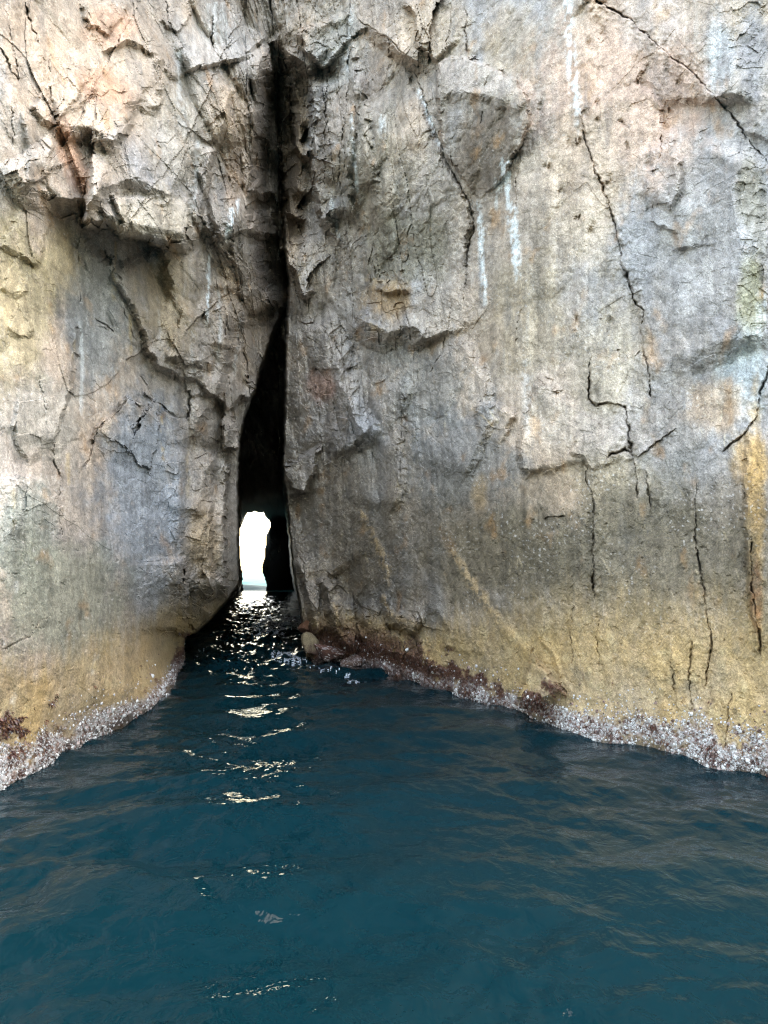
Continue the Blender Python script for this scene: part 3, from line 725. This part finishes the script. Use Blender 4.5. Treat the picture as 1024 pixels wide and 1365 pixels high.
# ------------------------------------------------------------------ barnacles and seaweed along the tide line
du = np.zeros_like(P3); dv = np.zeros_like(P3)
du[:, 1:-1] = P3[:, 2:] - P3[:, :-2]; dv[1:-1] = P3[2:] - P3[:-2]
NRM = np.cross(dv, du); NRM /= np.linalg.norm(NRM, axis=2, keepdims=True) + 1e-9
offr, offc = NE, 3
Nin = NRM[offr:, offc:-offc]
toc = np.stack([-GX, -GY, CAMH - GZ], -1)
Nin = np.where(((Nin * toc).sum(-1) < 0)[..., None], -Nin, Nin)
area_w = np.gradient(gx)[None] * np.gradient(gy)[:, None]


def frame(n):
    a = np.where(np.abs(n[:, 2:3]) < 0.9, np.array([[0, 0, 1.0]]), np.array([[1.0, 0, 0]]))
    t = np.cross(a, n); t /= np.linalg.norm(t, axis=1, keepdims=True)
    return t, np.cross(n, t)


def pick(prob, n):
    p = (prob * area_w).ravel(); p = p / p.sum()
    return rng.choice(p.size, n, replace=True, p=p)


def barnacles(side, n, parent, mat):
    sel = (PX < 372) if side < 0 else (PX > 404)
    prob = (1 - sm(zz, 0.6 * bz, 1.35 * bz)) * (GZ > -0.15) * (D < 23) * sel * sm(fbm(U * 2.5, V * 2.5, 3, 895) - 0.5 * maroon + 0.35 * fbm(U * 7, V * 7, 2, 899), -0.35, 0.25) + 0.06 * (1 - sm(zz, 0.2, 0.85)) * (GZ > 0) * sel * (D < 23)
    i = pick(prob, n)
    p = P3[offr:, offc:-offc].reshape(-1, 3)[i] + rng.normal(0, .008, (n, 3)); nn = Nin.reshape(-1, 3)[i]
    nn = nn + rng.normal(0, .25, nn.shape); nn /= np.linalg.norm(nn, axis=1, keepdims=True)
    t, b = frame(nn)
    r = np.clip(rng.lognormal(math.log(0.0088), 0.45, n), 0.005, 0.03)[:, None] * np.clip(p[:, 1:2] / 10, 0.9, 1.5)
    hgt = r * rng.uniform(0.4, 0.95, (n, 1))
    k = 6
    V_, C_ = [], []
    palette = np.array([(0.47, 0.46, 0.44), (0.36, 0.345, 0.33), (0.58, 0.58, 0.56), (0.29, 0.235, 0.215), (0.20, 0.13, 0.105), (0.08, 0.045, 0.035)])
    base = palette[rng.choice(6, n, p=[.26, .28, .06, .22, .12, .06])] * rng.uniform(.8, 1.2, (n, 1))
    for ring, (rr, hh, shade) in enumerate([(1.15, -0.5, 1), (1.0, 0.1, 1), (0.52, 1.0, 1.0), (0.30, 0.72, 0.35)]):
        for a in range(k):
            an = a / k * 2 * math.pi + rng.uniform(0, .5, (n, 1)) * 0.5
            V_.append(p + (np.cos(an) * t + np.sin(an) * b) * r * rr * rng.uniform(.8, 1.2, (n, 1)) + nn * hgt * hh)
            C_.append(base * shade)
    V_.append(p + nn * hgt * 0.45); C_.append(base * 0.3)
    m = 4 * k + 1
    Vt = np.stack(V_, 1).reshape(-1, 3); Ct = np.stack(C_, 1).reshape(-1, 3)
    f = []
    for ring in range(3):
        for a in range(k):
            c = (a + 1) % k
            f.append((ring * k + a, ring * k + c, (ring + 1) * k + c)); f.append((ring * k + a, (ring + 1) * k + c, (ring + 1) * k + a))
    for a in range(k): f.append((3 * k + a, 3 * k + (a + 1) % k, 4 * k))
    f = np.array(f)
    Ft = (f[None] + (np.arange(n) * m)[:, None, None]).reshape(-1, 3)
    o = make_mesh('barnacle_crust', Vt, Ft, Ct, mat, parent)
    o['kind'] = 'stuff'


def weed(side, n, parent, mat):
    sel = (PX < 372) if side < 0 else (PX > 392)
    prob = maroon * (GZ > -0.2) * (GZ < 0.95) * sel * (D < 34) + 1e-9 * sel * (GZ > 0) * (GZ < .3)
    i = pick(prob, n)
    p = P3[offr:, offc:-offc].reshape(-1, 3)[i]; nn = Nin.reshape(-1, 3)[i]
    l = rng.uniform(.018, .055, (n, 1)); w = l * rng.uniform(.12, .26, (n, 1))
    d = nn * rng.uniform(.25, .9, (n, 1)) + np.array([[0, 0, -1.0]]) * rng.uniform(.2, 1.0, (n, 1)) + rng.normal(0, .35, (n, 3)); d /= np.linalg.norm(d, axis=1, keepdims=True)
    s = np.cross(d, nn + rng.normal(0, .3, nn.shape)); s /= np.linalg.norm(s, axis=1, keepdims=True) + 1e-9
    up = np.cross(s, d)
    base = np.array([(0.06, 0.022, 0.016), (0.09, 0.034, 0.02), (0.035, 0.017, 0.014), (0.13, 0.07, 0.035)])[rng.choice(4, n, p=[.4, .25, .25, .1])]
    droop = np.array([[0, 0, -1.0]])
    V_ = [p - nn * .01, p + d * l * .5 + s * w + up * w * .3, p + d * l * .5 - s * w + up * w * .3, p + d * l + droop * l * .3, p + d * l * .5 - up * w * .5]
    C_ = [base, base * 1.1, base, base * 1.3, base]
    f = np.array([(0, 1, 4), (0, 4, 2), (1, 3, 4), (4, 3, 2), (0, 2, 1), (1, 2, 3)])
    Ft = (f[None] + (np.arange(n) * 5)[:, None, None]).reshape(-1, 3)
    o = make_mesh('seaweed_fringe', np.stack(V_, 1).reshape(-1, 3), Ft, np.stack(C_, 1).reshape(-1, 3), mat, parent)
    o['kind'] = 'stuff'


def plain_attr(name, rough, spec, nscale):
    m, nt, bs = nodes_of(name); L = nt.links.new
    at = N(nt, 'ShaderNodeAttribute', attribute_name='Col'); tc = N(nt, 'ShaderNodeTexCoord')
    n1 = N(nt, 'ShaderNodeTexNoise', Scale=nscale, Detail=3); L(tc.outputs['Object'], n1.inputs['Vector'])
    mr = N(nt, 'ShaderNodeMapRange'); mr.inputs['To Min'].default_value = .6; mr.inputs['To Max'].default_value = 1.4; L(n1.outputs['Fac'], mr.inputs['Value'])
    vm = N(nt, 'ShaderNodeVectorMath', operation='SCALE'); L(at.outputs['Color'], vm.inputs[0]); L(mr.outputs[0], vm.inputs['Scale']); L(vm.outputs[0], bs.inputs['Base Color'])
    bs.inputs['Roughness'].default_value = rough; bs.inputs['Specular IOR Level'].default_value = spec
    return m


BARN = plain_attr('barnacle_shell', 0.6, 0.4, 40); WEED = plain_attr('wet_red_seaweed', 0.3, 0.5, 25)
barnacles(-1, 13000, left, BARN); barnacles(1, 17000, right, BARN)
weed(-1, 1500, left, WEED); weed(1, 6500, right, WEED)

# ------------------------------------------------------------------ boulders at the foot of the right cliff
import bmesh
from mathutils import Vector


def boulder(px, py, ry, size, base, tipc, seed, label, barn=0.0):
    d = ray(px, py); k = ry / d[1]; c = Vector((d[0] * k, ry, CAMH + d[2] * k))
    bm = bmesh.new(); bmesh.ops.create_icosphere(bm, subdivisions=5, radius=1)
    co = np.array([v.co[:] for v in bm.verts])
    r0 = np.random.default_rng(seed)
    nn = co.copy()
    # chop with random planes for a broken, faceted shape
    for q in range(16):
        pl = r0.normal(size=3); pl /= np.linalg.norm(pl); h = r0.uniform(.42, .78)
        s = nn @ pl; nn = nn - np.outer(np.maximum(s - h, 0) * .97, pl)
    a = np.arctan2(co[:, 1], co[:, 0]); 
    dsp = 0.07 * fbm(co[:, 0] * 2 + seed, co[:, 2] * 2 + co[:, 1], 4, seed, .6) + 0.03 * fbm(co[:, 1] * 7 + seed, co[:, 2] * 7 + co[:, 0] * 3, 3, seed + 5, .6)
    nn = nn * (1 + dsp)[:, None] * np.array(size)
    for v, p in zip(bm.verts, nn): v.co = p
    me = bpy.data.meshes.new('boulder'); bm.to_mesh(me); bm.free()
    mixv = sm(nn[:, 2] / size[2] + .5 * fbm(co[:, 0] * 3 + seed, co[:, 2] * 3, 3, seed + 9), -0.5, 0.3)
    cols = np.array(base)[None] * (1 - mixv[:, None]) + np.array(tipc)[None] * mixv[:, None]
    sp = r0.random(len(cols)) < barn
    cols[sp] = (0.5, .45, .43)
    at = me.color_attributes.new('Col', 'FLOAT_COLOR', 'POINT')
    at.data.foreach_set('color', np.concatenate([cols, np.ones((len(cols), 1))], 1).astype(np.float32).ravel())
    me.materials.append(ROCK)
    o = bpy.data.objects.new('boulder', me); COL.objects.link(o); o.location = c
    o.rotation_euler = (r0.uniform(-.2, .2), r0.uniform(-.25, .25), r0.uniform(0, 6))
    return tag(o, label, 'boulder', 'boulders at the foot of the right cliff')


boulder(415, 859, 18.9, (.26, .28, .46), (.07, .035, .025), (.22, .165, .095), 3, 'ochre yellow upright boulder standing beside the white foam at the channel mouth')
boulder(434, 838, 19.4, (.13, .18, .28), (.08, .035, .025), (.27, .22, .15), 5, 'small pale narrow stone wedged behind the ochre boulder')
boulder(440, 872, 18.3, (.54, .42, .33), (.05, .022, .017), (.115, .05, .034), 8, 'low maroon boulder speckled with white shells, in front of the cliff foot', .13)
boulder(407, 836, 19.8, (.25, .3, .28), (.06, .025, .015), (.14, .06, .03), 11, 'rusty brown wet stone behind the ochre boulder, nearest the tunnel')
boulder(468, 884, 17.6, (.34, .34, .2), (.06, .03, .025), (.14, .085, .065), 14, 'flat dark reddish stone at the waterline, rightmost of the boulders', .15)

# ------------------------------------------------------------------ sea
wy = np.concatenate([[HOR + 0.05, HOR + .12, HOR + .3, HOR + .6, HOR + 1], np.linspace(HOR + 1.5, HOR + 24, 110, endpoint=False), np.linspace(HOR + 24, HOR + 90, 220, endpoint=False), np.linspace(HOR + 90, 1400, 500), [1430, 1480, 1560, 1700, 1950]])
wx = np.concatenate([[-30000, -9000, -3500, -1500, -800], lines([(-420, -20, 60), (-20, 1044, 840), (1044, 1440, 60)]), [1900, 2600, 4600, 10000, 31000]])
Ys = CAMH * F / (wy - HOR)           # level distances; rows are only a density choice
Ws = Ys.copy()
Ys = np.concatenate([Ys, [0.6, -3, -15, -80, -600, -4000]]); Ws = np.concatenate([Ws, [2.5, 5, 18, 90, 600, 4000]])
SX = ((wx - CX) / F)[None] * Ws[:, None]; SY = np.broadcast_to(Ys[:, None], SX.shape).copy()
cell = np.abs(np.gradient(SY, axis=0)); cellx = np.abs(np.gradient(SX, axis=1))
SZ = np.zeros(SX.shape)
wr = np.random.default_rng(5)
wrx = SX + 0.5 * fbm(SX * .35, SY * .3, 3, 1201); wry = SY + 0.6 * fbm(SX * .3 + 9, SY * .35, 3, 1211)
for lam, sl, n in [(9, .016, 4), (4.5, .030, 6), (2.4, .062, 8), (1.3, .088, 10), (.75, .090, 14), (.42, .072, 16), (.25, .06, 16), (.15, .045, 14)]:
    for k in range(n):
        l = lam * wr.uniform(.75, 1.3); an = wr.normal(math.radians(-96 if k % 2 else -62), math.radians(30 if lam > 1 else 62)); ph = wr.uniform(0, 6.28)
        kk = 2 * math.pi / l
        a = sl / kk / math.sqrt(n) * 1.4
        fade = sm(l / np.maximum(cell, .6 * cellx), 1.5, 3.5)
        th = kk * (wrx * math.cos(an) + wry * math.sin(an)) + ph
        SZ += a * fade * (np.sin(th) + 0.22 * np.cos(2 * th))
gust = 0.75 + 0.55 * fbm(SX * .22, SY * .16, 3, 1231)
SZ *= np.clip(gust, .35, 1.4)
chan = np.exp(-((SX + 0.19 * SY - 0.0) / 2.2) ** 2) * sm(SY, 13, 18) * sm(88 - SY, 0, 20)     # livelier water in the cave mouth
SZ += chan * (0.24 * fbm(SX * .8, SY * .45, 4, 1241, .6) + .15 * fbm(SX * 1.3, SY * .8, 3, 1251, ridged=True)) * sm(1.2 / np.maximum(cell, cellx), 1, 3)
far = sm(SY, 86, 100)
for k in range(14):
    l = wr.uniform(5, 16); an = wr.normal(math.radians(-90), .6); kk = 2 * math.pi / l
    SZ += far * 0.05 / kk * sm(l / cell, 2, 4) * np.sin(kk * (SX * math.cos(an) + SY * math.sin(an)) + wr.uniform(0, 6.28))
# foam cover: lacy, broken, only where the water churns
pxs = CX + F * SX / np.maximum(SY, .3); pys = HOR + CAMH * F / np.maximum(SY, .3)


def blob(x, y, rx, ry, an=0):
    a = math.radians(an); X = pxs - x; Y = pys - y
    p = X * math.cos(a) + Y * math.sin(a); q = -X * math.sin(a) + Y * math.cos(a)
    return np.exp(-(p / rx) ** 2 - (q / ry) ** 2)


foam_zone = blob(372, 828, 42, 7, -6) + .9 * blob(352, 842, 34, 10) + .95 * blob(396, 832, 20, 9) + 1.15 * blob(386, 874, 24, 8) + .6 * blob(268, 872, 28, 7, -20) + .5 * blob(430, 892, 40, 5, 8) + .5 * blob(470, 905, 45, 5, 12) + .5 * blob(360, 806, 40, 5)
fx1 = fbm(SX * 1.5 + .6 * fbm(SX * 1.2, SY * .6, 2, 1301), SY * .55 + .8 * fbm(SX * 1.1, SY * .5, 2, 1311), 4, 1321, .6)
fx2 = fbm(SX * 3.6 + 1.2 * fx1, SY * 1.3 + 1.2 * fx1, 3, 1341, .6)
lace = np.maximum(1 - np.abs(fx1) * 7.0, 0.9 - np.abs(fx2) * 5.5)
foam = np.where(foam_zone > 0.25, 0.42 * np.clip(foam_zone, 0, 1.1) + 0.42 * lace + 0.2 * fbm(SX * 9, SY * 3.2, 3, 1331, .6), 0)
foam = np.where((SY > 10) & (SY < 45), foam, 0)
sv = np.stack([SX, SY, SZ], -1).reshape(-1, 3)
r_, c_ = SX.shape
si = np.arange(r_ * c_).reshape(r_, c_)
SQ = np.stack([si[:-1, :-1], si[:-1, 1:], si[1:, 1:], si[1:, :-1]], -1)[:, :, ::-1]

wm, nt, bs = nodes_of('sea_water'); L = nt.links.new
# deep blue in the inlet, turquoise shallows on the far side of the headland
gp = N(nt, 'ShaderNodeNewGeometry'); sx = N(nt, 'ShaderNodeSeparateXYZ'); L(gp.outputs['Position'], sx.inputs[0])
fr = N(nt, 'ShaderNodeMapRange'); fr.inputs['From Min'].default_value = 84; fr.inputs['From Max'].default_value = 88; L(sx.outputs['Y'], fr.inputs['Value'])
mc = N(nt, 'ShaderNodeMix', data_type='RGBA'); L(fr.outputs[0], mc.inputs[0])
mc.inputs[6].default_value = (0.0003, 0.0130, 0.0178, 1); mc.inputs[7].default_value = (0.008, 0.046, 0.052, 1)
L(mc.outputs[2], bs.inputs['Base Color'])
rr = N(nt, 'ShaderNodeMapRange'); rr.inputs['To Min'].default_value = 0.03; rr.inputs['To Max'].default_value = 0.45; L(fr.outputs[0], rr.inputs['Value']); L(rr.outputs[0], bs.inputs['Roughness'])
bs.inputs['IOR'].default_value = 1.165
sp = N(nt, 'ShaderNodeMapRange'); sp.inputs['To Min'].default_value = 0.5; sp.inputs['To Max'].default_value = 0.06; L(fr.outputs[0], sp.inputs['Value']); L(sp.outputs[0], bs.inputs['Specular IOR Level'])
tc = N(nt, 'ShaderNodeTexCoord'); mp = N(nt, 'ShaderNodeMapping'); mp.inputs['Scale'].default_value = (1, .8, 1); mp.inputs['Rotation'].default_value = (0, 0, .3)
L(tc.outputs['Object'], mp.inputs['Vector'])
n1 = N(nt, 'ShaderNodeTexNoise', Scale=5.5, Detail=3, Roughness=.55, Distortion=.5); n2 = N(nt, 'ShaderNodeTexNoise', Scale=19, Detail=2, Roughness=.5)
L(mp.outputs[0], n1.inputs['Vector']); L(mp.outputs[0], n2.inputs['Vector'])
b1 = N(nt, 'ShaderNodeBump', Strength=.6, Distance=.035); L(n1.outputs['Fac'], b1.inputs['Height'])
b2 = N(nt, 'ShaderNodeBump', Strength=.25, Distance=.008); L(n2.outputs['Fac'], b2.inputs['Height']); L(b1.outputs[0], b2.inputs['Normal'])
L(b2.outputs[0], bs.inputs['Normal'])
sea = make_mesh('sea', sv, SQ.reshape(-1, 4), None, wm, None, True); tag(sea, kind='structure')

ff = 0.25 * (foam[:-1, :-1] + foam[1:, :-1] + foam[:-1, 1:] + foam[1:, 1:]) > 0.50
fq = SQ[ff].reshape(-1, 4); u, inv = np.unique(fq, return_inverse=True)
fm, nt, bs = nodes_of('sea_foam'); L = nt.links.new
tc = N(nt, 'ShaderNodeTexCoord'); n1 = N(nt, 'ShaderNodeTexNoise', Scale=14, Detail=5, Roughness=.7); L(tc.outputs['Object'], n1.inputs['Vector'])
mr = N(nt, 'ShaderNodeMapRange'); mr.inputs['From Min'].default_value = .42; mr.inputs['From Max'].default_value = .62; L(n1.outputs['Fac'], mr.inputs['Value'])
bs.inputs['Base Color'].default_value = (.62, .68, .72, 1); bs.inputs['Roughness'].default_value = .7
L(mr.outputs[0], bs.inputs['Alpha'])
fo = make_mesh('sea_foam', sv[u] + np.array([0, 0, .012]), inv.reshape(-1, 4), None, fm, None, True); tag(fo, kind='stuff')

# ------------------------------------------------------------------ light, sky, camera
EL, AZ = math.radians(55), math.radians(45)      # the sun stands behind the cliff: the face is in open shade
w = bpy.data.worlds.new('World'); scene.world = w; w.use_nodes = True
nt = w.node_tree; bg = nt.nodes['Background']
sky = nt.nodes.new('ShaderNodeTexSky'); sky.sky_type = 'NISHITA'; sky.sun_disc = False
sky.sun_elevation = EL; sky.sun_rotation = AZ; sky.air_density = 1.0; sky.dust_density = 3.5; sky.ozone_density = 1.0
nt.links.new(sky.outputs[0], bg.inputs['Color']); bg.inputs['Strength'].default_value = 0.15
sl = bpy.data.lights.new('sun', 'SUN'); sl.energy = 3; sl.angle = math.radians(.5); sl.color = (1, .93, .84)
so = bpy.data.objects.new('sun', sl); COL.objects.link(so)
sd = Vector((math.sin(AZ) * math.cos(EL), math.cos(AZ) * math.cos(EL), math.sin(EL)))
so.rotation_euler = sd.to_track_quat('Z', 'Y').to_euler(); so.location = (0, 60, 80)

cam = bpy.data.cameras.new('camera'); cam.sensor_fit = 'VERTICAL'; cam.sensor_height = 36; cam.sensor_width = 27; cam.lens = 26
cam.clip_start = .05; cam.clip_end = 60000
co = bpy.data.objects.new('camera', cam); COL.objects.link(co); co.location = (0, 0, CAMH); co.rotation_euler = (math.pi / 2 + TH, 0, 0)
scene.camera = co
scene.render.resolution_x = 768; scene.render.resolution_y = 1024
vs = scene.view_settings; vs.view_transform = 'Standard'; vs.look = 'None'; vs.exposure = 3.9; vs.use_white_balance = True; vs.white_balance_temperature = 8900; vs.gamma = 1
scene.cycles.max_bounces = 6
scene.cycles.use_denoising = True; scene.cycles.denoising_prefilter = 'NONE'; scene.cycles.filter_width = 1.2
